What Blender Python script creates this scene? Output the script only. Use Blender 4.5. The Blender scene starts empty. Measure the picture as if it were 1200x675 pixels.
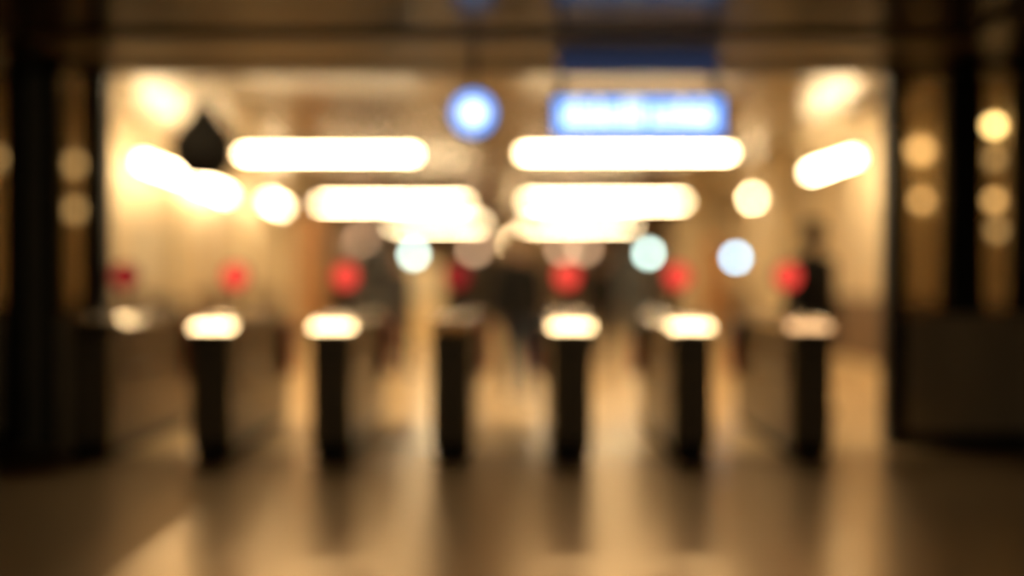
import bpy, bmesh, math, random
from mathutils import Vector, Matrix
random.seed(7)
PI = math.pi
S = bpy.context.scene
COL = S.collection

# ------------------------------------------------------------------ camera, world, exposure
CAM_Z, FPX, HX, HY = 1.41, 1000.0, 600.0, 325.0
cam_d = bpy.data.cameras.new('camera'); cam = bpy.data.objects.new('camera', cam_d); COL.objects.link(cam)
cam.location = (0, 0, CAM_Z); cam.rotation_euler = (PI/2, 0, 0)
cam_d.sensor_width = 36.0; cam_d.lens = 30.0; cam_d.shift_y = -(337.5-HY)/1200.0
cam_d.clip_start = 0.05; cam_d.clip_end = 100
cam_d.dof.use_dof = True; cam_d.dof.focus_distance = 3.1; cam_d.dof.aperture_fstop = 0.180   # the lens is focused far too close
S.camera = cam
w = bpy.data.worlds.new('world'); S.world = w; w.use_nodes = True
w.node_tree.nodes['Background'].inputs[0].default_value = (1.0, 0.80, 0.55, 1)
w.node_tree.nodes['Background'].inputs[1].default_value = 0.25
S.view_settings.view_transform = 'Standard'; S.view_settings.look = 'None'
S.view_settings.exposure = 0.0; S.view_settings.gamma = 1.0; S.view_settings.use_curve_mapping = False
S.cycles.use_denoising = True; S.cycles.use_adaptive_sampling = False
S.cycles.max_bounces = 8; S.cycles.caustics_reflective = False; S.cycles.caustics_refractive = False
S.cycles.sample_clamp_indirect = 8

LAMP = (1.0, 0.74, 0.41)      # warm tube colour
TUBE_L = 46.0

def P(px, py, d):             # point seen at pixel px,py at distance d
    return Vector(((px-HX)/FPX*d, d, CAM_Z + (HY-py)/FPX*d))

# ------------------------------------------------------------------ materials
def mat(name, col=(.5, .5, .5), rough=.5, metal=0.0, var=0.0, scale=8.0, spec=.5, stretch=None, bump=0.0, coat=0.0):
    m = bpy.data.materials.new(name); m.use_nodes = True
    nt = m.node_tree; b = nt.nodes['Principled BSDF']
    b.inputs['Roughness'].default_value = rough; b.inputs['Metallic'].default_value = metal
    b.inputs['Specular IOR Level'].default_value = spec
    b.inputs['Coat Weight'].default_value = coat
    tc = nt.nodes.new('ShaderNodeTexCoord'); mp = nt.nodes.new('ShaderNodeMapping')
    if stretch: mp.inputs['Scale'].default_value = stretch
    n = nt.nodes.new('ShaderNodeTexNoise'); n.inputs['Scale'].default_value = scale; n.inputs['Detail'].default_value = 4
    nt.links.new(tc.outputs['Object'], mp.inputs[0]); nt.links.new(mp.outputs[0], n.inputs['Vector'])
    r = nt.nodes.new('ShaderNodeValToRGB')
    lo = [c*(1-var) for c in col]; hi = [min(1, c*(1+var)) for c in col]
    r.color_ramp.elements[0].color = (*lo, 1); r.color_ramp.elements[1].color = (*hi, 1)
    r.color_ramp.elements[0].position = .3; r.color_ramp.elements[1].position = .7
    nt.links.new(n.outputs['Fac'], r.inputs[0]); nt.links.new(r.outputs[0], b.inputs['Base Color'])
    if bump:
        bp = nt.nodes.new('ShaderNodeBump'); bp.inputs['Strength'].default_value = bump; bp.inputs['Distance'].default_value = .01
        nt.links.new(n.outputs['Fac'], bp.inputs['Height']); nt.links.new(bp.outputs[0], b.inputs['Normal'])
    return m

def emis(name, col, strength):
    m = bpy.data.materials.new(name); m.use_nodes = True
    nt = m.node_tree; nt.nodes.clear()
    o = nt.nodes.new('ShaderNodeOutputMaterial'); e = nt.nodes.new('ShaderNodeEmission')
    e.inputs[0].default_value = (*col, 1); e.inputs[1].default_value = strength
    nt.links.new(e.outputs[0], o.inputs[0]); return m

def tiled(name, col, grout, tile, rough, spec=.5, ior=1.5, tint=(1, 1, 1), metal=0.0, var=.1, mortar=.012):
    m = bpy.data.materials.new(name); m.use_nodes = True
    nt = m.node_tree; b = nt.nodes['Principled BSDF']
    tc = nt.nodes.new('ShaderNodeTexCoord'); br = nt.nodes.new('ShaderNodeTexBrick')
    br.offset = 0.0; br.inputs['Scale'].default_value = 1.0
    br.inputs['Brick Width'].default_value = tile[0]; br.inputs['Row Height'].default_value = tile[1]
    br.inputs['Mortar Size'].default_value = mortar; br.inputs['Mortar Smooth'].default_value = .2
    br.inputs['Color1'].default_value = (*[c*(1-var) for c in col], 1); br.inputs['Color2'].default_value = (*[c*(1+var) for c in col], 1)
    br.inputs['Mortar'].default_value = (*grout, 1)
    nt.links.new(tc.outputs['Object'], br.inputs['Vector']); nt.links.new(br.outputs['Color'], b.inputs['Base Color'])
    n = nt.nodes.new('ShaderNodeTexNoise'); n.inputs['Scale'].default_value = 2.5; n.inputs['Detail'].default_value = 5
    mr = nt.nodes.new('ShaderNodeMapRange'); mr.inputs['To Min'].default_value = rough*.97; mr.inputs['To Max'].default_value = rough*1.03
    nt.links.new(tc.outputs['Object'], n.inputs['Vector']); nt.links.new(n.outputs['Fac'], mr.inputs['Value'])
    nt.links.new(mr.outputs[0], b.inputs['Roughness'])
    b.inputs['Specular IOR Level'].default_value = spec; b.inputs['Metallic'].default_value = metal; b.inputs['IOR'].default_value = ior; b.inputs['Specular Tint'].default_value = (*tint, 1)
    return m

def tinted_glass(name, tint, gloss=.08):
    m = bpy.data.materials.new(name); m.use_nodes = True
    nt = m.node_tree; nt.nodes.clear()
    o = nt.nodes.new('ShaderNodeOutputMaterial'); t = nt.nodes.new('ShaderNodeBsdfTransparent'); g = nt.nodes.new('ShaderNodeBsdfGlossy')
    t.inputs[0].default_value = (*tint, 1); g.inputs['Roughness'].default_value = .05
    fr = nt.nodes.new('ShaderNodeFresnel'); fr.inputs[0].default_value = 1.45
    mx = nt.nodes.new('ShaderNodeMixShader')
    nt.links.new(fr.outputs[0], mx.inputs[0]); nt.links.new(t.outputs[0], mx.inputs[1]); nt.links.new(g.outputs[0], mx.inputs[2])
    nt.links.new(mx.outputs[0], o.inputs[0]); return m

M = dict(
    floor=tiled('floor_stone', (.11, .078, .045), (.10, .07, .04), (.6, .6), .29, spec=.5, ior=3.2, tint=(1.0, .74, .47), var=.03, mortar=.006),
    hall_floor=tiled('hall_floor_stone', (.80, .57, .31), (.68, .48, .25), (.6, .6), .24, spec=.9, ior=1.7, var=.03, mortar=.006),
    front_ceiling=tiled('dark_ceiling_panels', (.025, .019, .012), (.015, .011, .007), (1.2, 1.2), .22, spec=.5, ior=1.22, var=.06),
    front_sheen_band=mat('ceiling_strip_painted_sheen', (.10, .075, .04), .4, .3, .08, 3),
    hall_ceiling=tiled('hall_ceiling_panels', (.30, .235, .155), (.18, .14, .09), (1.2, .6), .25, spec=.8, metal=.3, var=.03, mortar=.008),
    wall=mat('hall_wall_plaster', (.60, .50, .345), .55, 0, .12, 1.2, stretch=(1, .8, .15)),
    wainscot=mat('brown_wainscot', (.15, .095, .055), .45, 0, .12, 2),
    back_wall=mat('back_wall_tiles', (.22, .15, .085), .5, 0, .25, 1.5),
    dark_wall=mat('dark_entrance_wall', (.05, .04, .025), .6, 0, .2, 3),
    black=mat('black_painted_steel', (.010, .009, .007), .45, .2, .2, 20),
    matt_black=mat('matt_black_plastic', (.008, .007, .006), .9, 0, .2, 20, spec=.05),
    grey=mat('dull_grey_panel', (.24, .22, .165), .55, .2, .1, 6),
    dado=mat('brown_steel_dado', (.66, .54, .34), .5, .1, .15, 4, stretch=(1, 1, .2)),
    glass=tinted_glass('bronze_tinted_glass', (.44, .38, .28)),
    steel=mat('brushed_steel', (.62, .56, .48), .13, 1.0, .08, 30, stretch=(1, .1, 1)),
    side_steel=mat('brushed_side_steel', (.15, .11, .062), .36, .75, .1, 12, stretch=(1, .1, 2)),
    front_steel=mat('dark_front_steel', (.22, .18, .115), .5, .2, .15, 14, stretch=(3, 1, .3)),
    plinth=mat('black_plinth_rubber', (.014, .012, .009), .55, 0, .1, 10),
    screen=mat('black_screen_glass', (.02, .02, .022), .12, 0, .1, 5),
    red_pad=mat('dark_red_padding', (.50, .035, .05), .5, 0, .1, 10),
    navy=mat('navy_plastic', (.02, .03, .06), .45, 0, .1, 10),
    white_metal=mat('white_lamp_housing', (.62, .55, .42), .5, 0, .05, 8),
    pillar=mat('cream_pillar_render', (.76, .66, .46), .4, 0, .08, 1.5),
    kiosk=mat('glossy_cream_paint', (.90, .74, .46), .3, 0, .03, 3),
    orange=mat('orange_brown_boards', (.44, .24, .11), .5, 0, .12, 2),
    pale=mat('pale_board', (.62, .58, .46), .5, 0, .06, 3),
    machine=mat('blue_grey_machine', (.09, .10, .11), .4, .3, .1, 5),
    skin=mat('skin', (.42, .24, .16), .5, 0, .06, 15),
    hair=mat('dark_hair', (.018, .012, .008), .5, 0, .3, 60, stretch=(1, 1, .2)),
    coat=mat('black_wool', (.006, .005, .005), .95, 0, .25, 50),
    brown_coat=mat('dark_brown_wool', (.03, .018, .009), .85, 0, .25, 50),
    jeans=mat('blue_denim', (.02, .03, .055), .85, 0, .2, 60),
    grey_cloth=mat('charcoal_cloth', (.03, .03, .034), .85, 0, .2, 50),
    shoe=mat('black_leather', (.012, .010, .009), .4, 0, .2, 30),
    blue_paint=mat('blue_paint', (.05, .10, .36), .35, 0, .05, 8),
    eye=mat('eye_white', (.7, .68, .62), .3, 0, .02, 10),
    tube=emis('fluorescent_tube_glow', LAMP, TUBE_L),
    added_panel_glow=emis('added_panel_light_glow', LAMP, 21.0),
    added_panel_glow_dim=emis('added_panel_light_glow_dim', (1.0, .62, .32), 5.0),
    tube_far=emis('fluorescent_tube_glow_far', LAMP, TUBE_L*.8),
    globe=emis('globe_lamp_glow', (1.0, .70, .36), 22.0),
    globe_dim=emis('globe_lamp_glow_dim', (1.0, .62, .36), 6.0),
    spot_bright=emis('spot_glow_bright', (1.0, .85, .52), 60.0),
    spot_mid=emis('spot_glow_middle', (1.0, .74, .42), 16.0),
    spot_low=emis('spot_glow_low', (1.0, .78, .48), 7.0),
    blue_face=emis('sign_blue_glow', (.12, .36, 1.0), 1.9),
    white_mark=emis('sign_white_glow', (.80, .93, 1.0), 2.1),
    blue_reflection=emis('sign_reflection_glow', (.34, .46, 1.0), .06),
    red_lamp=emis('red_signal_glow', (1.0, .075, .05), 1.15),
    red_low=emis('red_signal_glow_low', (1.0, .06, .06), .30),
    green_lamp=emis('pale_green_signal_glow', (.74, 1.0, .88), 15.5),
    blue_lamp=emis('pale_blue_signal_glow', (.42, .76, 1.0), 17.0),
)

# ------------------------------------------------------------------ mesh helpers
def add_box(bm, lo, hi, bevel=0.0):
    r = bmesh.ops.create_cube(bm, size=1.0)
    vs = r['verts']
    c = [(a+b)/2 for a, b in zip(lo, hi)]; s = [abs(b-a) for a, b in zip(lo, hi)]
    for v in vs: v.co = Vector((v.co.x*s[0]+c[0], v.co.y*s[1]+c[1], v.co.z*s[2]+c[2]))
    if bevel:
        es = set(e for v in vs for e in v.link_edges)
        bmesh.ops.bevel(bm, geom=list(es), offset=bevel, segments=3, profile=.5, affect='EDGES')
    return bm

def add_tube(bm, a, b, r, r2=None, seg=20, caps=True):
    a, b = Vector(a), Vector(b); d = b-a
    q = d.to_track_quat('Z', 'Y').to_matrix().to_4x4()
    bmesh.ops.create_cone(bm, cap_ends=caps, segments=seg, radius1=r, radius2=r if r2 is None else r2, depth=d.length,
                          matrix=Matrix.Translation((a+b)/2) @ q)
    return bm

def add_lathe(bm, prof, seg=32, mtx=None):      # prof: (radius, z) pairs
    rings = []
    for r, z in prof:
        rings.append([bm.verts.new((r*math.cos(2*PI*k/seg), r*math.sin(2*PI*k/seg), z)) for k in range(seg)])
    for A, B in zip(rings, rings[1:]):
        for k in range(seg):
            bm.faces.new((A[k], A[(k+1) % seg], B[(k+1) % seg], B[k]))
    bm.faces.new(list(reversed(rings[0]))); bm.faces.new(rings[-1])
    if mtx is not None:
        bmesh.ops.transform(bm, matrix=mtx, verts=[v for R in rings for v in R])
    return bm

def add_prism_x(bm, prof, x0, x1):              # prof: (y, z) outline, extruded along x
    A = [bm.verts.new((x0, y, z)) for y, z in prof]; B = [bm.verts.new((x1, y, z)) for y, z in prof]
    n = len(prof)
    bm.faces.new(A); bm.faces.new(list(reversed(B)))
    for k in range(n):
        bm.faces.new((A[k], B[k], B[(k+1) % n], A[(k+1) % n]))
    return bm

def add_sphere(bm, c, r, sc=(1, 1, 1), seg=20):
    bmesh.ops.create_uvsphere(bm, u_segments=seg, v_segments=max(8, seg//2), radius=r,
                              matrix=Matrix.Translation(c) @ Matrix.Diagonal((*sc, 1)))
    return bm

def obj(name, bm, m, parent=None, smooth=False, label=None):
    bmesh.ops.recalc_face_normals(bm, faces=bm.faces[:])
    me = bpy.data.meshes.new(name); bm.to_mesh(me); bm.free()
    me.materials.append(m)
    if smooth:
        for p in me.polygons: p.use_smooth = True
        me.set_sharp_from_angle(angle=math.radians(38))
    o = bpy.data.objects.new(name, me); COL.objects.link(o)
    if parent: o.parent = parent
    if label: o['label'] = label
    return o

def struct(name, bm, m, label=None):
    o = obj(name, bm, m); o['kind'] = 'structure'
    if label: o['label'] = label
    return o

def tag(o, label, cat, group=None):
    o['label'] = label; o['category'] = cat
    if group: o['group'] = group
    return o

def thing(name, label, cat, loc=(0, 0, 0), rz=0.0, group=None):
    o = bpy.data.objects.new(name, None); COL.objects.link(o)
    o.location = loc; o.rotation_euler = (0, 0, rz); o.empty_display_size = .1
    return tag(o, label, cat, group)

def copy_tree(o, parent=None):
    c = o.copy(); COL.objects.link(c)
    if parent is not None: c.parent = parent
    for ch in [k for k in bpy.data.objects if k.parent == o and k is not c]:
        copy_tree(ch, c)
    return c

N = bmesh.new
def box(lo, hi, b=0.0): return add_box(N(), lo, hi, b)

# ------------------------------------------------------------------ the setting
GY = 7.1                       # the gate line / end of the low ceiling
CZ, HZ = 3.16, 3.55            # low ceiling, hall ceiling
WL, WR, BY = -5.65, 5.25, 30.0

def X(px, d=GY+.1): return (px-HX)/FPX*d

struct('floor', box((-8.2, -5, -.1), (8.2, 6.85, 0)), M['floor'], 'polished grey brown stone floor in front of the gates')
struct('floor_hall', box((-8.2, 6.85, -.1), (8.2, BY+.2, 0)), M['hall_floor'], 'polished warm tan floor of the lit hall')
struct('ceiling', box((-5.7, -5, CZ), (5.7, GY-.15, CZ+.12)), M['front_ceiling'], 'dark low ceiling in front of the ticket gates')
struct('trim_1', box((-3.5, 6.12, CZ-.035), (3.5, GY-.17, CZ)), M['front_sheen_band'], 'strip along the low ceiling edge, hall reflection painted as lighter bronze')  # lighter colour stands in for the hall's grazing reflection on the ceiling
struct('trim_2', box((-5.7, GY-.15, CZ-.05), (5.7, GY+.10, HZ+.1)), M['black'], 'black header edge above the gates')
struct('trim_3', box((-4.6, -5, CZ-.05), (-3.52, GY-.16, CZ)), M['front_ceiling'], 'left dark bulkhead under the low ceiling')
struct('trim_4', box((3.25, -5, CZ-.05), (4.6, 6.1, CZ)), M['front_ceiling'], 'right dark bulkhead under the low ceiling')
struct('wall_front_left', box((-4.8, -5, 0), (-4.6, GY-.02, CZ)), M['dark_wall'])
struct('wall_front_right', box((4.6, -5, 0), (4.8, GY-.02, CZ)), M['dark_wall'])
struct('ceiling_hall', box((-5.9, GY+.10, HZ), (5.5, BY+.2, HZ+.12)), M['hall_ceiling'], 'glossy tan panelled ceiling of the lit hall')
struct('wall_left', box((WL-.2, GY+.2, 0), (WL, BY+.2, HZ)), M['wall'], 'cream left wall of the lit hall')
struct('wall_right', box((WR, GY+.2, 0), (WR+.2, BY+.2, HZ)), M['wall'], 'cream right wall of the lit hall')
struct('wall_back', box((WL-.2, BY, 0), (WR+.2, BY+.2, HZ)), M['back_wall'], 'brown far end wall of the hall')
struct('baseboard_left', box((WL, GY+.2, 0), (WL+.02, BY, .16)), M['dado'])
struct('baseboard_right', box((WR-.02, GY+.2, 0), (WR, BY, .16)), M['dado'])
struct('baseboard_back', box((WL, BY-.02, 0), (WR, BY, .16)), M['dado'])

# glazed side screens: dark mullions, tinted panes, brown steel dado
y0, y1 = GY, GY+.14
def screen(side, spans, dado_x):
    k = 0
    for a, b, kind in spans:
        xa, xb = X(a), X(b)
        if kind == 'm':
            struct('trim_%s_mullion' % side, box((xa, y0, 0), (xb, y1, CZ-.05), .006), M['black'], 'black upright of the %s screen' % side)
        elif kind == 'g':
            k += 1
            struct('window_%s_pane_%d' % (side, k), box((xa, y0+.06, 1.08), (xb, y0+.075, CZ-.05)), M['glass'], 'bronze tinted pane of the %s screen' % side)
        else:
            struct('wall_%s_screen_panel' % side, box((xa, y0+.03, 0), (xb, y1-.02, CZ-.05)), M['grey'], 'dull grey panel in the %s screen' % side)
    xa, xb = X(dado_x[0]), X(dado_x[1])
    struct('wall_%s_dado' % side, box((xa, y0-.035, .12), (xb, y0+.05, 1.10), .01), M['dado'], 'brown steel panel below the %s glass' % side)
    struct('baseboard_%s_screen' % side, box((xa, y0-.05, 0), (xb, y0+.06, .12)), M['plinth'])
screen('left', [(-160, 12, 'g'), (12, 34, 'm'), (34, 61, 'p'), (61, 76, 'm'), (76, 104, 'g'), (104, 130, 'm')], (-160, 12))
screen('right', [(1034, 1056, 'm'), (1056, 1104, 'g'), (1104, 1146, 'm'), (1146, 1184, 'g'), (1184, 1206, 'm'), (1206, 1260, 'g')], (1056, 1260))
struct('wall_left_low_dado', box((X(76), y0-.02, 0), (X(104), y0+.05, 1.08), .008), M['dado'], 'brown steel panel below the narrow left pane')
struct('wall_left_return', box((WL-.2, GY+.14, 0), (-4.78, GY+.2, HZ)), M['dark_wall'])
struct('wall_right_return', box((4.78, GY+.14, 0), (WR+.2, GY+.2, HZ)), M['dark_wall'])

struct('trim_left_wainscot', box((WL, GY+.2, .16), (WL+.035, BY, 1.12), .004), M['wainscot'], 'brown wainscot along the left wall')
struct('trim_right_wainscot', box((WR-.035, GY+.2, .16), (WR, BY, 1.12), .004), M['wainscot'], 'brown wainscot along the right wall')
# pilasters along both hall walls
for i, yy in enumerate((14.2, 17.6, 21.0, 24.6)):
    struct('trim_left_pilaster_%d' % (i+1), box((WL, yy, 0), (WL+.16, yy+.45, HZ), .01), M['pillar'])
    struct('trim_right_pilaster_%d' % (i+1), box((WR-.16, yy, 0), (WR, yy+.45, HZ), .01), M['pillar'])
struct('door_1', box((X(520, BY), BY-.06, 0), (X(596, BY), BY, 2.35), .01), M['dark_wall'], 'dark closed exit opening in the far wall')
struct('door_2', box((X(676, BY), BY-.06, 0), (X(752, BY), BY, 2.35), .01), M['dark_wall'], 'dark exit opening right of centre in the far wall')

# ------------------------------------------------------------------ lamps of the hall
def row_lamp(pxa, pxb, py, d, glow, label):
    a, b = P(pxa, py, d), P(pxb, py, d); z = a.z; L = b.x-a.x; cx = (a.x+b.x)/2
    t = thing('ceiling_lamp', label, 'lamp', (cx, d, z), 0, 'long lamps hung across the hall')
    h = N()
    add_prism_x(h, [(-.13, .035), (-.10, .085), (.10, .085), (.13, .035), (.12, .03), (.09, .07), (-.09, .07), (-.12, .03)], -L/2-.04, L/2+.04)
    add_box(h, (-L/2-.045, -.12, .0), (-L/2-.03, .12, .086)); add_box(h, (L/2+.03, -.12, .0), (L/2+.045, .12, .086))
    obj('housing', h, M['white_metal'], t)
    for s in (-1, 1):
        obj('tube', add_tube(N(), (-L/2, s*.055, .02), (L/2, s*.055, .02), .030, seg=14), glow, t, True)
    for s in (-1, 1):
        obj('suspension_rod', add_tube(N(), (s*L*.36, 0, .084), (s*L*.36, 0, HZ-z), .008, seg=8), M['black'], t)
    return t
row_lamp(285, 486, 182, 11.2, M['tube'], 'nearest long white tube lamp on the left of the hall ceiling')
row_lamp(613, 855, 181, 11.2, M['tube'], 'longest and nearest tube lamp, just below the rectangular blue sign')
row_lamp(375, 546, 239, 18.4, M['tube'], 'second tube lamp back on the left half of the ceiling')
row_lamp(618, 800, 237, 18.2, M['tube'], 'second tube lamp back on the right half of the ceiling')
row_lamp(460, 565, 263, 21.5, M['tube_far'], 'farthest tube lamp on the left, above the pale green light')
row_lamp(618, 740, 263, 21.5, M['tube_far'], 'farthest tube lamp on the right half of the ceiling')

def side_lamp(pa, da, pb, db, label, r=.045):
    a, b = P(*pa, da), P(*pb, db); b.z = a.z
    d = b-a; L = d.length; c = (a+b)/2
    t = thing('wall_lamp', label, 'lamp', c, math.atan2(d.y, d.x), 'lamps running along the hall sides')
    obj('tube', add_tube(N(), (-L/2, 0, 0), (L/2, 0, 0), r, seg=14), M['tube'], t, True)
    for s in (-1, 1):
        obj('end_cap', add_tube(N(), (s*(L/2), 0, 0), (s*(L/2+.05), 0, 0), r*1.15, seg=14), M['white_metal'], t)
        obj('suspension_rod', add_tube(N(), (s*(L/2+.025), 0, 0), (s*(L/2+.025), 0, HZ-c.z), .012, seg=8), M['white_metal'], t)
    return t
side_lamp((160, 187), 11.6, (212, 207), 13.5, 'bright tube lamp at the near end of the left side')
side_lamp((222, 211), 13.9, (266, 229), 16.4, 'bright tube lamp second from the near end of the left side')
side_lamp((311, 233), 17.2, (331, 243), 19.3, 'short looking tube lamp farthest along the left side')
side_lamp((1008, 182), 11.2, (950, 203), 13.0, 'slanting bright tube lamp on the right side of the hall')
side_lamp((888, 229), 16.6, (881, 231), 17.3, 'round looking bright lamp end, farthest on the right side', .06)

def added_overhead(xa, xb, label, glow='added_panel_glow'):  # lights added out of view so gate lids and lanes catch light
    t = thing('added_panel_light', label, 'lamp', ((xa+xb)/2, 8.30, HZ), 0, 'panel lights added for the gate lids and lanes')
    L = (xb-xa)/2
    obj('frame', box((-L-.03, -.26, -.05), (L+.03, .26, 0), .008), M['white_metal'], t)
    obj('diffuser', box((-L, -.23, -.058), (L, .23, -.05)), M[glow], t)
added_overhead(-4.45, -1.60, 'long flat panel light added above the left gates, unseen behind the header')
added_overhead(.35, 2.90, 'long flat panel light added above the right gates, unseen behind the header')
added_overhead(-5.45, -4.55, 'dimmer short panel light added at the far left for the gate lids', 'added_panel_glow_dim')
added_overhead(3.0, 4.7, 'dimmer panel light added at the far right for the gate lids', 'added_panel_glow_dim')

# long cable tray under the hall ceiling on the right
a, b = P(1010, 128, 8.9), P(800, 250, 20.0)
ct = thing('cable_tray', 'long dark cable tray under the ceiling along the right side', 'cable tray', (4.42, 8.2, HZ-.13))
trb = N(); add_box(trb, (-.12, 0, 0), (.12, 15, .015)); add_box(trb, (-.12, 0, 0), (-.11, 15, .07)); add_box(trb, (.11, 0, 0), (.12, 15, .07))
obj('tray', trb, M['dado'], ct)
for k in range(6):
    obj('bracket', box((-.015, .8+2.6*k, .015), (.015, .84+2.6*k, .13)), M['black'], ct)

# round lamps
def wall_globe(p, r, glow, label, normal, group):
    """small round lamp: base plate against the wall + glowing globe; normal = direction away from the wall"""
    n = Vector(normal); base = Vector(p) - n*(r+.05)
    t = thing('round_lamp', label, 'lamp', base, 0, group)
    obj('back_plate', add_tube(N(), (0, 0, 0), n*.025, r*.9, seg=24), M['white_metal'], t)
    obj('neck', add_tube(N(), n*.025, n*.06, r*.4, seg=16), M['white_metal'], t)
    obj('globe', add_sphere(N(), n*(r+.05), r, seg=20), glow, t, True)
    return t
def on_back(px, py, r, glow, label):
    q = P(px, py, BY-.05-r); wall_globe(q, r, glow, label, (0, -1, 0), 'round lamps on the far wall')
on_back(605, 285, .17, M['globe'], 'brightest round lamp in the middle of the far wall')
on_back(556, 291, .17, M['globe_dim'], 'dim round lamp on the far wall above the left opening')
on_back(660, 290, .17, M['globe_dim'], 'dim round lamp on the far wall, left one of the close pair')
on_back(684, 290, .17, M['globe_dim'], 'dim round lamp on the far wall, right one of the close pair')
on_back(424, 285, .20, M['globe_dim'], 'dim round lamp at the left end of the far wall')
def on_right(px, py, r, glow, label):
    xw = WR-.05-r; d = xw/((px-HX)/FPX); wall_globe((xw, d, P(px, py, d).z), r, glow, label, (-1, 0, 0), 'round lamps seen through the side glass')
on_right(1078, 176, .10, M['spot_mid'], 'upper soft lamp behind the wider right pane')
on_right(1080, 235, .07, M['spot_mid'], 'lower lamp behind the wider right pane')
on_right(1165, 147, .06, M['spot_bright'], 'topmost and brightest lamp behind the narrow right pane')
on_right(1165, 186, .06, M['spot_low'], 'second lamp from the top behind the narrow right pane')
on_right(1165, 235, .06, M['spot_mid'], 'third lamp from the top behind the narrow right pane')
on_right(1168, 270, .06, M['spot_low'], 'lowest lamp behind the narrow right pane')
def on_left(px, py, r, glow, label):
    xw = WL+.05+r; d = xw/((px-HX)/FPX); wall_globe((xw, d, P(px, py, d).z), r, glow, label, (1, 0, 0), 'round lamps seen through the side glass')
on_left(88, 192, .08, M['spot_low'], 'upper soft lamp behind the narrow left pane')
on_left(88, 246, .08, M['spot_low'], 'lower soft lamp behind the narrow left pane')
on_left(2, 186, .07, M['spot_low'], 'soft lamp behind the pane at the left edge')

# ------------------------------------------------------------------ signs over the gates
SY = GY-.55
def hang_bars(t, xs, z0, z1, r=.022):
    for x in xs: obj('hanger', box((x-r, -.02, z0), (x+r, .02, z1)), M['black'], t)
q = P(555, 134, SY)
t = thing('round_sign', 'round backlit blue sign with a white centre hanging above the gates', 'sign', (q.x, SY, q.z))
R_ = .163
rot = Matrix.Rotation(PI/2, 4, 'X')
obj('housing', add_lathe(N(), [(R_+.02, -.07), (R_+.025, -.06), (R_+.025, .045), (R_+.018, .055), (R_+.004, .055), (R_+.004, .048)], 48, rot), M['black'], t, True)
fc = obj('sign_face', add_lathe(N(), [(R_, .045), (R_, .052)], 48, rot), M['blue_face'], t)
obj('mark', add_lathe(N(), [(R_*.60, .052), (R_*.60, .058)], 40, rot), M['white_mark'], fc, label='white round centre of the sign')
hang_bars(t, (0,), R_+.015, CZ-q.z)
qa, qb = P(650, 117, SY), P(845, 159, SY)
W_, H_ = qb.x-qa.x, qa.z-qb.z; cx, cz = (qa.x+qb.x)/2, (qa.z+qb.z)/2
t = thing('hanging_sign', 'wide rectangular backlit blue sign with white lettering above the right gates', 'sign', (cx, SY, cz))
h = N(); add_box(h, (-W_/2-.03, -.045, -H_/2-.012), (W_/2+.03, .09, H_/2+.03), .01)
obj('housing', h, M['black'], t)
fc = obj('sign_face', box((-W_/2, -.055, -H_/2), (W_/2, -.045, H_/2), .003), M['blue_face'], t)
# unreadable lettering: two words' worth of white strokes
k = 0
for (xa, xb) in ((-.45, .02), (.07, .45)):
    x = xa*W_*1.0
    mk = N()
    while x < xb*W_:
        wd = random.uniform(.035, .06); hh = random.choice((.075, .075, .105))
        add_box(mk, (x, -.060, -.075), (x+wd*.75, -.0555, -.075+hh*1.9), .004)
        add_box(mk, (x, -.060, -.075+random.choice((0, .06, .1))), (x+wd, -.0555, -.04+random.choice((.0, .06))), .004)
        x += wd+.008
    obj('lettering', mk, M['white_mark'], fc, label='white blurred lettering')
obj('reflection_panel', box((-W_/2+.02, -.03, CZ-cz-.20), (W_/2-.02, .03, CZ-cz-.03), .01), M['blue_reflection'], t, label='faintly glowing panel standing in for the blue sign reflection')  # glow takes the place of the sign's blue reflection in the ceiling
hang_bars(t, (-W_/2+.05, W_/2-.05), H_/2+.03, CZ-cz, .03)

# black pendant loudspeaker hanging at the left
q = P(239, 171, 9.4)
t = thing('hanging_loudspeaker', 'black teardrop loudspeaker hanging over the left gates', 'loudspeaker', (q.x, 9.4, q.z))
obj('body', add_lathe(N(), [(r_*2.3, z_*1.95) for r_, z_ in ((.02, -.19), (.09, -.175), (.135, -.12), (.155, -.04), (.150, .03), (.12, .10), (.07, .17), (.035, .23), (.02, .25))], 32), M['matt_black'], t, True)
obj('grille', add_lathe(N(), [(r_*2.3, z_*1.95) for r_, z_ in ((.03, -.205), (.085, -.192), (.128, -.135), (.125, -.12))], 32), M['matt_black'], t, True)
obj('suspension_rod', add_tube(N(), (0, 0, .47), (0, 0, HZ-q.z), .012, seg=10), M['black'], t)

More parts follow.
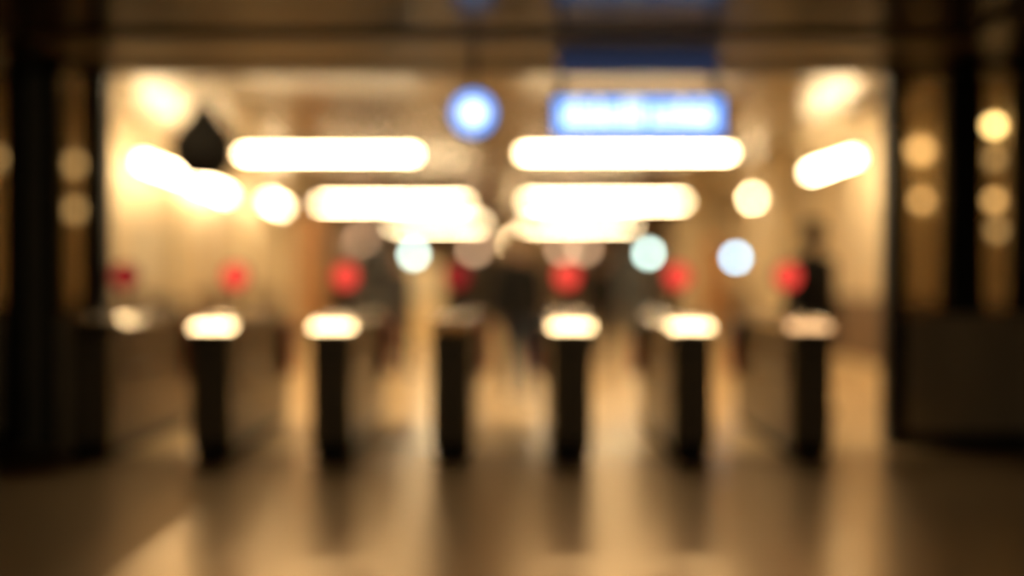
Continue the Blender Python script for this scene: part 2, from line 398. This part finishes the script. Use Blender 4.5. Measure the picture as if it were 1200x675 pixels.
# ------------------------------------------------------------------ ticket gates
GL = 1.72; GW = .31
def make_gate():
    t = thing('ticket_gate', '', 'ticket gate')
    hw = GW/2
    # body profile (y, z): rounded nose, slightly arched top
    prof = [(0.02, .10), (.0, .16), (.0, .985)]
    yy, zz = 0.0, .985                       # sloping reader nose, then a flat top
    for k in range(9):
        dy = .125/8 if k else .004
        zz += math.tan(math.radians(30.5-7.5*k/8))*dy; yy += dy; prof.append((yy, zz))
    for k in range(1, 6): prof.append((yy+.06*k, zz+.03*math.sin(k/5*PI/2)))
    ZT = zz+.03
    prof += [(.8, ZT), (1.4, ZT), (1.58, ZT-.02), (1.68, ZT-.07), (GL, .95), (GL, .16), (GL-.02, .10)]
    body = N(); add_prism_x(body, [(y, z) for y, z in prof], -hw, hw)
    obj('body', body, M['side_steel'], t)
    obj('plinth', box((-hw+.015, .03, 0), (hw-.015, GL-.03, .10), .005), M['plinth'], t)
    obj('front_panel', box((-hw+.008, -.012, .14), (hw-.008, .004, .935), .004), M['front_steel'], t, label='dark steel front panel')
    # steel lid following the arched top
    tp = [(y, z) for y, z in prof if z >= .985 and y < 1.5]
    lid = N(); out = [(y-.004 if y < .02 else y, z+.014) for y, z in tp]; add_prism_x(lid, tp+list(reversed(out)), -hw-.008, hw+.008)
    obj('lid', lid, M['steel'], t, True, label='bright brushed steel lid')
    for s in (-1, 1):
        rail = N(); sec = [(hw-.045, ZT-.03), (hw+.016, ZT-.07), (hw+.016, ZT-.032), (hw-.030, ZT+.018), (hw-.045, ZT+.018)]
        A = [rail.verts.new((s*x_, .20, z_)) for x_, z_ in sec]; B = [rail.verts.new((s*x_, 1.46, z_)) for x_, z_ in sec]
        rail.faces.new(A); rail.faces.new(list(reversed(B)))
        for q_ in range(5): rail.faces.new((A[q_], B[q_], B[(q_+1) % 5], A[(q_+1) % 5]))
        obj('glint_rail', rail, M['steel'], t, label='steel rail added along the lid, chamfered to catch the lamps')  # added part, sloped so the gate tops reflect the hall lamps
    rd = obj('reader', box((-.075, .80, ZT), (.075, .98, ZT+.03), .01), M['screen'], t)
    obj('reader_rim', box((-.082, .793, ZT), (.082, .987, ZT+.02), .006), M['steel'], rd)
    obj('ticket_slot', box((-.04, -.02, .84), (.04, -.010, .87), .002), M['screen'], t)
    # signal post
    ps = obj('signal_post', add_tube(N(), (0, .60, ZT), (0, .60, 1.34), .02, seg=14), M['black'], t, True)
    hd = N(); add_lathe(hd, [(.105, -.05), (.115, -.04), (.115, .022), (.107, .03)], 28, Matrix.Translation((0, .60, 1.42)) @ rot)
    obj('signal_head', hd, M['black'], ps, True)
    obj('signal_lens', add_lathe(N(), [(.105, .03), (.097, .036), (.04, .044)], 28, Matrix.Translation((0, .60, 1.42)) @ rot), M['red_lamp'], ps, True, label='lit red signal lens')
    for s in (-1, 1):
        pd = obj('barrier_paddle', box((s*hw, 1.50, .50), (s*(hw+.10), 1.57, .98), .02), M['red_pad'], t, label='dark red padded barrier leaf')
        obj('hinge', box((s*hw, 1.49, .44), (s*(hw+.03), 1.58, 1.0), .004), M['front_steel'], pd)
    obj('side_sensor_strip', box((-hw-.004, .25, .62), (hw+.004, 1.1, .68)), M['screen'], t)
    obj('exit_reader', box((-hw-.11, 1.32, .82), (-hw, 1.47, 1.0), .015), M['navy'], t, label='navy reader box on the left flank')
    return t

GD = 6.60
gx = [(px-600)/1000*GD for px in (106, 247, 388, 529, 670, 811, 951)]
gl = ['leftmost steel ticket gate, against the left screen with dim signal',
      'second steel ticket gate from the left with red signal',
      'third ticket gate from the left with red signal and bright lid',
      'middle ticket gate with dull lid and barely lit signal',
      'ticket gate just right of the walking person, red signal above',
      'ticket gate under the right end of the long blue sign, second from right',
      'rightmost steel ticket gate showing its whole left flank']
g0 = make_gate()
low_lens = None
for i, (x, l) in enumerate(zip(gx, gl)):
    g = g0 if i == 0 else copy_tree(g0)
    g.location = (x, GD, 0); g['label'] = l; g['group'] = 'row of ticket gates'
for g, i in [(o, k) for k, o in enumerate(sorted([o for o in COL.objects if o.name.startswith('ticket_gate')], key=lambda o: o.location.x))]:
    if i in (0, 3):
        for ps in [o for o in COL.objects if o.parent == g and o.name.startswith('signal_post')]:
            for ln in [o for o in COL.objects if o.parent == ps and o.name.startswith('signal_lens')]:
                ln.data = ln.data.copy(); ln.data.materials[0] = M['red_low']; ln['label'] = 'faint red signal lens'

# ------------------------------------------------------------------ signal lamps hung in the hall
def hung_signal(px, py, d, r, glow, label):
    q = P(px, py, d)
    t = thing('hanging_signal_lamp', label, 'signal lamp', q)
    obj('housing', add_lathe(N(), [(r*1.05, -.10), (r*1.35, -.08), (r*1.35, .0), (r*1.15, .03), (r*1.02, .03), (r*1.02, .0)], 28, rot), M['black'], t, True)
    obj('lens', add_lathe(N(), [(r, -.01), (r, .012), (r*.7, .03), (r*.3, .036)], 28, rot), glow, t, True)
    obj('suspension_rod', add_tube(N(), (0, .04, r*1.3), (0, .04, HZ-q.z), .012, seg=10), M['black'], t)
hung_signal(485, 298, 14.0, .075, M['green_lamp'], 'pale green round light left of the walking person')
hung_signal(760, 297, 14.0, .075, M['green_lamp'], 'pale green round light above the right gates')
hung_signal(862, 302, 14.0, .075, M['blue_lamp'], 'pale blue round light near the right side')

# ------------------------------------------------------------------ furniture of the hall
def square_pillar(px, d, wpx, label, m):
    q = P(px, HY, d); w2 = wpx/FPX*d/2
    t = thing('pillar', label, 'pillar', (q.x, d+w2, 0), 0, 'pillars standing in the hall')
    obj('shaft', box((-w2, -w2, .18), (w2, w2, HZ-.12), .02), m, t)
    obj('base', box((-w2-.02, -w2-.02, 0), (w2+.02, w2+.02, .18), .01), M['dado'], t)
    obj('capital', box((-w2-.03, -w2-.03, HZ-.12), (w2+.03, w2+.03, HZ), .01), m, t)
square_pillar(323, 20.5, 30, 'cream pillar left of the orange brown board', M['pillar'])

square_pillar(922, 15.0, 38, 'broad cream pillar on the right of the hall', M['pillar'])
square_pillar(812, 21.0, 30, 'slim cream pillar between the green and blue lights', M['pillar'])

def board(px0, px1, d, zb, zt, face, label):
    a, b = X(px0, d), X(px1, d)
    t = thing('standing_board', label, 'notice board', ((a+b)/2, d, 0))
    w2 = (b-a)/2
    obj('panel', box((-w2, -.04, zb), (w2, .04, zt), .01), face, t)
    obj('frame', box((-w2-.03, -.03, zb-.03), (w2+.03, .03, zt+.03), .01), M['grey'], t)
    for s in (-1, 1): obj('leg', box((s*w2-.03, -.03, 0), (s*w2+.03, .03, zb)), M['grey'], t)
board(348, 380, 17.0, .5, 2.75, M['orange'], 'tall orange brown board beside the left cream pillar')
board(822, 850, 18.5, .5, 2.2, M['orange'], 'orange brown board near the right cream pillars')

q = P(498, 325, 20.5)
t = thing('information_kiosk', 'bright cream kiosk cabinet under the left pale green light', 'kiosk', (q.x, 20.5, 0))
obj('cabinet', box((-.34, 0, .06), (.34, .40, 1.78), .03), M['kiosk'], t)
obj('plinth', box((-.30, .03, 0), (.30, .37, .06)), M['plinth'], t)
obj('notice_panel', box((-.27, -.012, .75), (.27, .002, 1.65), .004), M['pale'], t)
obj('shelf', box((-.20, -.12, .62), (.20, .002, .65), .006), M['grey'], t)

# pale posters on the left wall
def poster(px0, px1, pyt, pyb, label):
    d0 = (WL+.03)/((px0-HX)/FPX); d1 = (WL+.03)/((px1-HX)/FPX); dm = (d0+d1)/2
    zt, zb = P(0, pyt, dm).z, P(0, pyb, dm).z
    t = thing('wall_poster', label, 'poster', (WL, dm, (zt+zb)/2), 0, 'pale boards on the left wall')
    hy, hz = abs(d1-d0)/2, (zt-zb)/2
    obj('frame', box((0, -hy-.04, -hz-.04), (.03, hy+.04, hz+.04), .005), M['grey'], t)
    obj('sheet', box((.03, -hy, -hz), (.036, hy, hz)), M['pale'], t)
poster(160, 182, 268, 345, 'pale board nearest on the left wall')
poster(198, 216, 268, 340, 'pale board farther along the left wall')

# ticket machines, blue grey, left of the bright pillar
def machine(px, d, label):
    q = P(px, HY, d)
    t = thing('ticket_machine', label, 'ticket machine', (q.x, d, 0), 0, 'ticket machines')
    b = N(); add_prism_x(b, [(0, .0), (0, 1.0), (.12, 1.12), (.16, 1.95), (.60, 1.95), (.60, 0)], -.36, .36)
    obj('cabinet', b, M['machine'], t)
    s = N(); add_box(s, (-.24, -.01, -.22), (.24, .01, .22), .004)
    so = obj('touch_screen', s, M['screen'], t); so.location = (0, .13, 1.48); so.rotation_euler = (-.05, 0, 0)
    obj('ticket_tray', box((-.2, -.03, .62), (.2, .01, .78), .008), M['screen'], t)
    obj('header_panel', box((-.36, .10, 1.95), (.36, .6, 2.12), .01), M['navy'], t)
machine(438, 17.2, 'blue grey ticket machine, the left one of two')
machine(747, 20.5, 'ticket machine at the far right of the centre')

# rubbish bin against the left wall, dark
t = thing('litter_bin', 'dark litter bin by the left wall behind the gates', 'litter bin', (P(196, 325, 12.6).x, 12.6, 0))
obj('body', add_lathe(N(), [(.22, 0), (.24, .02), (.25, .9), (.24, .92)], 28), M['grey'], t, True)
obj('lid', add_lathe(N(), [(.255, .92), (.26, .95), (.2, 1.04), (.05, 1.08)], 28), M['black'], t, True)

# ------------------------------------------------------------------ people
def skin_mesh(pts, edges, radii, sub=1):
    me = bpy.data.meshes.new('tmp'); me.from_pydata([Vector(p) for p in pts], edges, [])
    o = bpy.data.objects.new('tmp', me); COL.objects.link(o)
    md = o.modifiers.new('s', 'SKIN')
    for i, r in enumerate(radii):
        r = r if isinstance(r, tuple) else (r, r)
        me.skin_vertices[0].data[i].radius = r
    me.skin_vertices[0].data[0].use_root = True
    md.use_smooth_shade = True
    sb = o.modifiers.new('u', 'SUBSURF'); sb.levels = sub; sb.render_levels = sub
    dg = bpy.context.evaluated_depsgraph_get(); ev = o.evaluated_get(dg)
    bm = bmesh.new(); bm.from_mesh(ev.to_mesh()); ev.to_mesh_clear()
    bpy.data.objects.remove(o); return bm

def merge(dst, src):
    me = bpy.data.meshes.new('t'); src.to_mesh(me); src.free(); dst.from_mesh(me); bpy.data.meshes.remove(me); return dst

def limb(bm, a, b, ra, rb, sc=(1, 1), round_end=True):
    """tapered, round-ended limb volume; sc flattens it across x and y"""
    t_ = N(); add_tube(t_, a, b, ra, rb, 20); add_sphere(t_, a, ra, seg=20)
    if round_end: add_sphere(t_, b, rb, seg=20)
    if sc != (1, 1):
        bmesh.ops.transform(t_, matrix=Matrix.Translation((a.x, a.y, 0)) @ Matrix.Diagonal((sc[0], sc[1], 1, 1)) @ Matrix.Translation((-a.x, -a.y, 0)), verts=t_.verts[:])
    return merge(bm, t_)

def voxel(bm, size):
    me = bpy.data.meshes.new('tmp'); bm.to_mesh(me); bm.free()
    o = bpy.data.objects.new('tmp', me); COL.objects.link(o)
    md = o.modifiers.new('r', 'REMESH'); md.mode = 'VOXEL'; md.voxel_size = size
    sm = o.modifiers.new('m', 'SMOOTH'); sm.iterations = 3; sm.factor = .5
    dg = bpy.context.evaluated_depsgraph_get(); ev = o.evaluated_get(dg)
    out = bmesh.new(); out.from_mesh(ev.to_mesh()); ev.to_mesh_clear(); bpy.data.objects.remove(o); return out

def chain(parts):
    pts, edges, rad = [], [], []
    names = {}
    for name, p, r, prev in parts:
        names[name] = len(pts); pts.append(p); rad.append(r)
        if prev: edges.append((names[prev], names[name]))
    return pts, edges, rad

def person(label, loc, rz, height, stride, coat_m, leg_m, hat=False, coat_len=.62):
    """figure faces local -y; stride 0 = standing"""
    k = height/1.75
    t = thing('person', label, 'person', loc, rz)
    f = stride
    hipz = .92-.02*abs(f)*5
    # joints
    Lk = Vector((.085, -.16*f-.03, .49)); La = Vector((.085, -.38*f+.01, .085)); Lt = La+Vector((.015, -.15, -.045))
    Rk = Vector((-.085, .06*f-.06*f, .49)); Ra = Vector((-.085, .40*f+.02, .085+.06*f)); Rt = Ra+Vector((-.015, -.14, -.045-.04*f))
    if f: Rk = Vector((-.085, .10*f, .48))
    Ls, Rs = Vector((.185, .0, 1.43)), Vector((-.185, .0, 1.43))
    Le, Re = Vector((.235, .10*f+.02, 1.13)), Vector((-.235, -.10*f+.02, 1.13))
    Lw, Rw = Vector((.235, .06*f-.04, .88)), Vector((-.235, -.30*f-.05, .90))
    body = chain([
        ('pelvis', (0, 0, hipz+.04), (.125, .095), None), ('waist', (0, 0, 1.10), (.115, .085), 'pelvis'),
        ('chest', (0, 0, 1.30), (.145, .10), 'waist'), ('upper', (0, 0, 1.43), (.10, .08), 'chest'),
        ('neck', (0, -.005, 1.51), (.052, .052), 'upper'), ('skull', (0, -.02, 1.60), (.06, .065), 'neck'),
        ('ls', Ls, .055, 'upper'), ('le', Le, .042, 'ls'), ('lw', Lw, .028, 'le'),
        ('rs', Rs, .055, 'upper'), ('re', Re, .042, 'rs'), ('rw', Rw, .028, 're'),
        ('lh', (.09, 0, hipz-.03), .085, 'pelvis'), ('lk', Lk, .056, 'lh'), ('la', La, .038, 'lk'), ('lt', Lt, .036, 'la'),
        ('rh', (-.09, 0, hipz-.03), .085, 'pelvis'), ('rk', Rk, .056, 'rh'), ('ra', Ra, .038, 'rk'), ('rt', Rt, .036, 'ra')])
    bm = skin_mesh(*body, sub=2)
    # head with face
    add_sphere(bm, Vector((0, -.015, 1.655)), .095, (.82, 1.0, 1.18), 24)
    add_sphere(bm, Vector((0, -.055, 1.585)), .05, (.9, .9, .75), 16)
    add_tube(bm, (0, -.105, 1.672), (0, -.128, 1.635), .009, .016, 10)
    add_sphere(bm, Vector((0, -.102, 1.600)), .018, (1.5, .7, .6), 12)
    for s in (-1, 1): add_sphere(bm, Vector((s*.080, 0, 1.65)), .022, (.4, .8, 1.2), 10)
    # hands: palm + four unequal bent fingers + thumb
    for s, wv, ev_ in ((1, Lw, Le), (-1, Rw, Re)):
        dn = (wv-ev_).normalized()
        pc = wv+dn*.055
        add_sphere(bm, pc, .042, (.45, 1.0, 1.15), 14)
        for j, L in enumerate((.062, .072, .068, .052)):
            b0 = pc+dn*.03+Vector((0, (j-1.5)*.019, 0)); b1 = b0+dn*L*.55; b2 = b1+(dn+Vector((-s*.6, 0, 0))).normalized()*L*.5
            add_tube(bm, b0, b1, .009, .0085, 8); add_tube(bm, b1, b2, .0088, .0075, 8); add_sphere(bm, b1, .009, seg=8); add_sphere(bm, b2, .0078, seg=8)
        t0 = pc+Vector((0, -.032, 0))-dn*.01; t1 = t0+Vector((-s*.008, -.025, 0))+dn*.03; t2 = t1+dn*.03
        add_tube(bm, t0, t1, .011, .010, 8); add_tube(bm, t1, t2, .010, .008, 8); add_sphere(bm, t2, .0082, seg=8)
    body_bm = voxel(bm, .0075)
    def fin(bm_, nm, m, par):
        bmesh.ops.scale(bm_, vec=(k, k, k), verts=bm_.verts[:])
        return obj(nm, bm_, m, par, True)
    fin(body_bm, 'body', M['skin'], t)
    for s in (-1, 1): fin(add_sphere(N(), Vector((s*.032, -.094, 1.672)), .0105, seg=12), 'eye', M['eye'], t)
    # coat with sleeves, trousers, shoes, hair
    hem = 1.43-coat_len
    ct = N()
    hips = Vector((0, 0, hipz)); hemv = Vector((0, 0, hem))
    limb(ct, Vector((0, 0, 1.44)), Vector((0, 0, 1.30)), .13, .165, (1.0, .78)); limb(ct, Vector((0, 0, 1.30)), Vector((0, 0, 1.10)), .165, .155, (1.12, .86))
    limb(ct, Vector((0, 0, 1.10)), hemv, .155, .175, (1.12, .90), round_end=False)
    limb(ct, Vector((0, 0, 1.42)), Vector((0, -.005, 1.525)), .11, .072, (1, .95))
    for A_, B_, C_ in ((Ls, Le, Lw), (Rs, Re, Rw)):
        limb(ct, Vector((A_.x*.45, 0, 1.43)), A_, .095, .082, (1, .9)); limb(ct, A_, B_, .085, .068); limb(ct, B_, C_, .068, .052, round_end=False)
    fin(voxel(ct, .014), 'coat', coat_m, t)
    tr = N()
    limb(tr, Vector((0, 0, hipz+.10)), Vector((0, 0, hipz-.03)), .135, .14, (1.1, .85))
    for H_, K_, A_ in ((Vector((.085, 0, hipz-.03)), Lk, La), (Vector((-.085, 0, hipz-.03)), Rk, Ra)):
        limb(tr, H_, K_, .10, .074); limb(tr, K_, A_+Vector((0, 0, .02)), .074, .062, round_end=False)
    fin(voxel(tr, .013), 'trousers', leg_m, t)
    for a_, t_ in ((La, Lt), (Ra, Rt)):
        sh = skin_mesh([a_+Vector((0, .045, -.035)), a_+Vector((0, -.05, -.035)), t_+Vector((0, -.03, .0))], [(0, 1), (1, 2)], [(.046, .046), (.048, .046), (.042, .034)], 2)
        for v in sh.verts: v.co.z = max(v.co.z, min(a_.z-.085, t_.z-.04)+.0)
        fin(sh, 'shoe', M['shoe'], t)
    hb = N(); add_sphere(hb, Vector((0, .0, 1.675)), .102, (.88, 1.0, 1.12), 24)
    for v in list(hb.verts):
        if v.co.y < -.045 and v.co.z < 1.72: v.co.y = -.045
        if v.co.z < 1.60: v.co.z = 1.60
    fin(hb, 'hair', M['hair'], t)
    if hat:
        hh = N(); add_lathe(hh, [(.16, 1.735), (.165, 1.742), (.105, 1.755), (.100, 1.80), (.09, 1.85), (.04, 1.862)], 28)
        fin(hh, 'hat', coat_m, t)
    return t

q = P(604, 325, 9.7)
person('person in black coat and blue jeans walking through the middle lane', (q.x+.03, 9.7, 0), .12, 1.80, .55, M['coat'], M['jeans'], coat_len=.50)
q = P(953, 325, 8.7)
person('tall person in a dark hat and coat behind the rightmost gate', (q.x, 8.7, 0), .5, 1.88, 0, M['coat'], M['grey_cloth'], True, .75)
q = P(706, 325, 15.0)
person('distant person in black left of the second green light', (q.x, 15.0, 0), -.4, 1.76, .2, M['coat'], M['grey_cloth'], coat_len=.70)
q = P(468, 325, 12.6)
person('person in dark grey clothes left of the bright pillar', (q.x, 12.6, 0), .9, 1.72, .25, M['grey_cloth'], M['grey_cloth'], coat_len=.75)
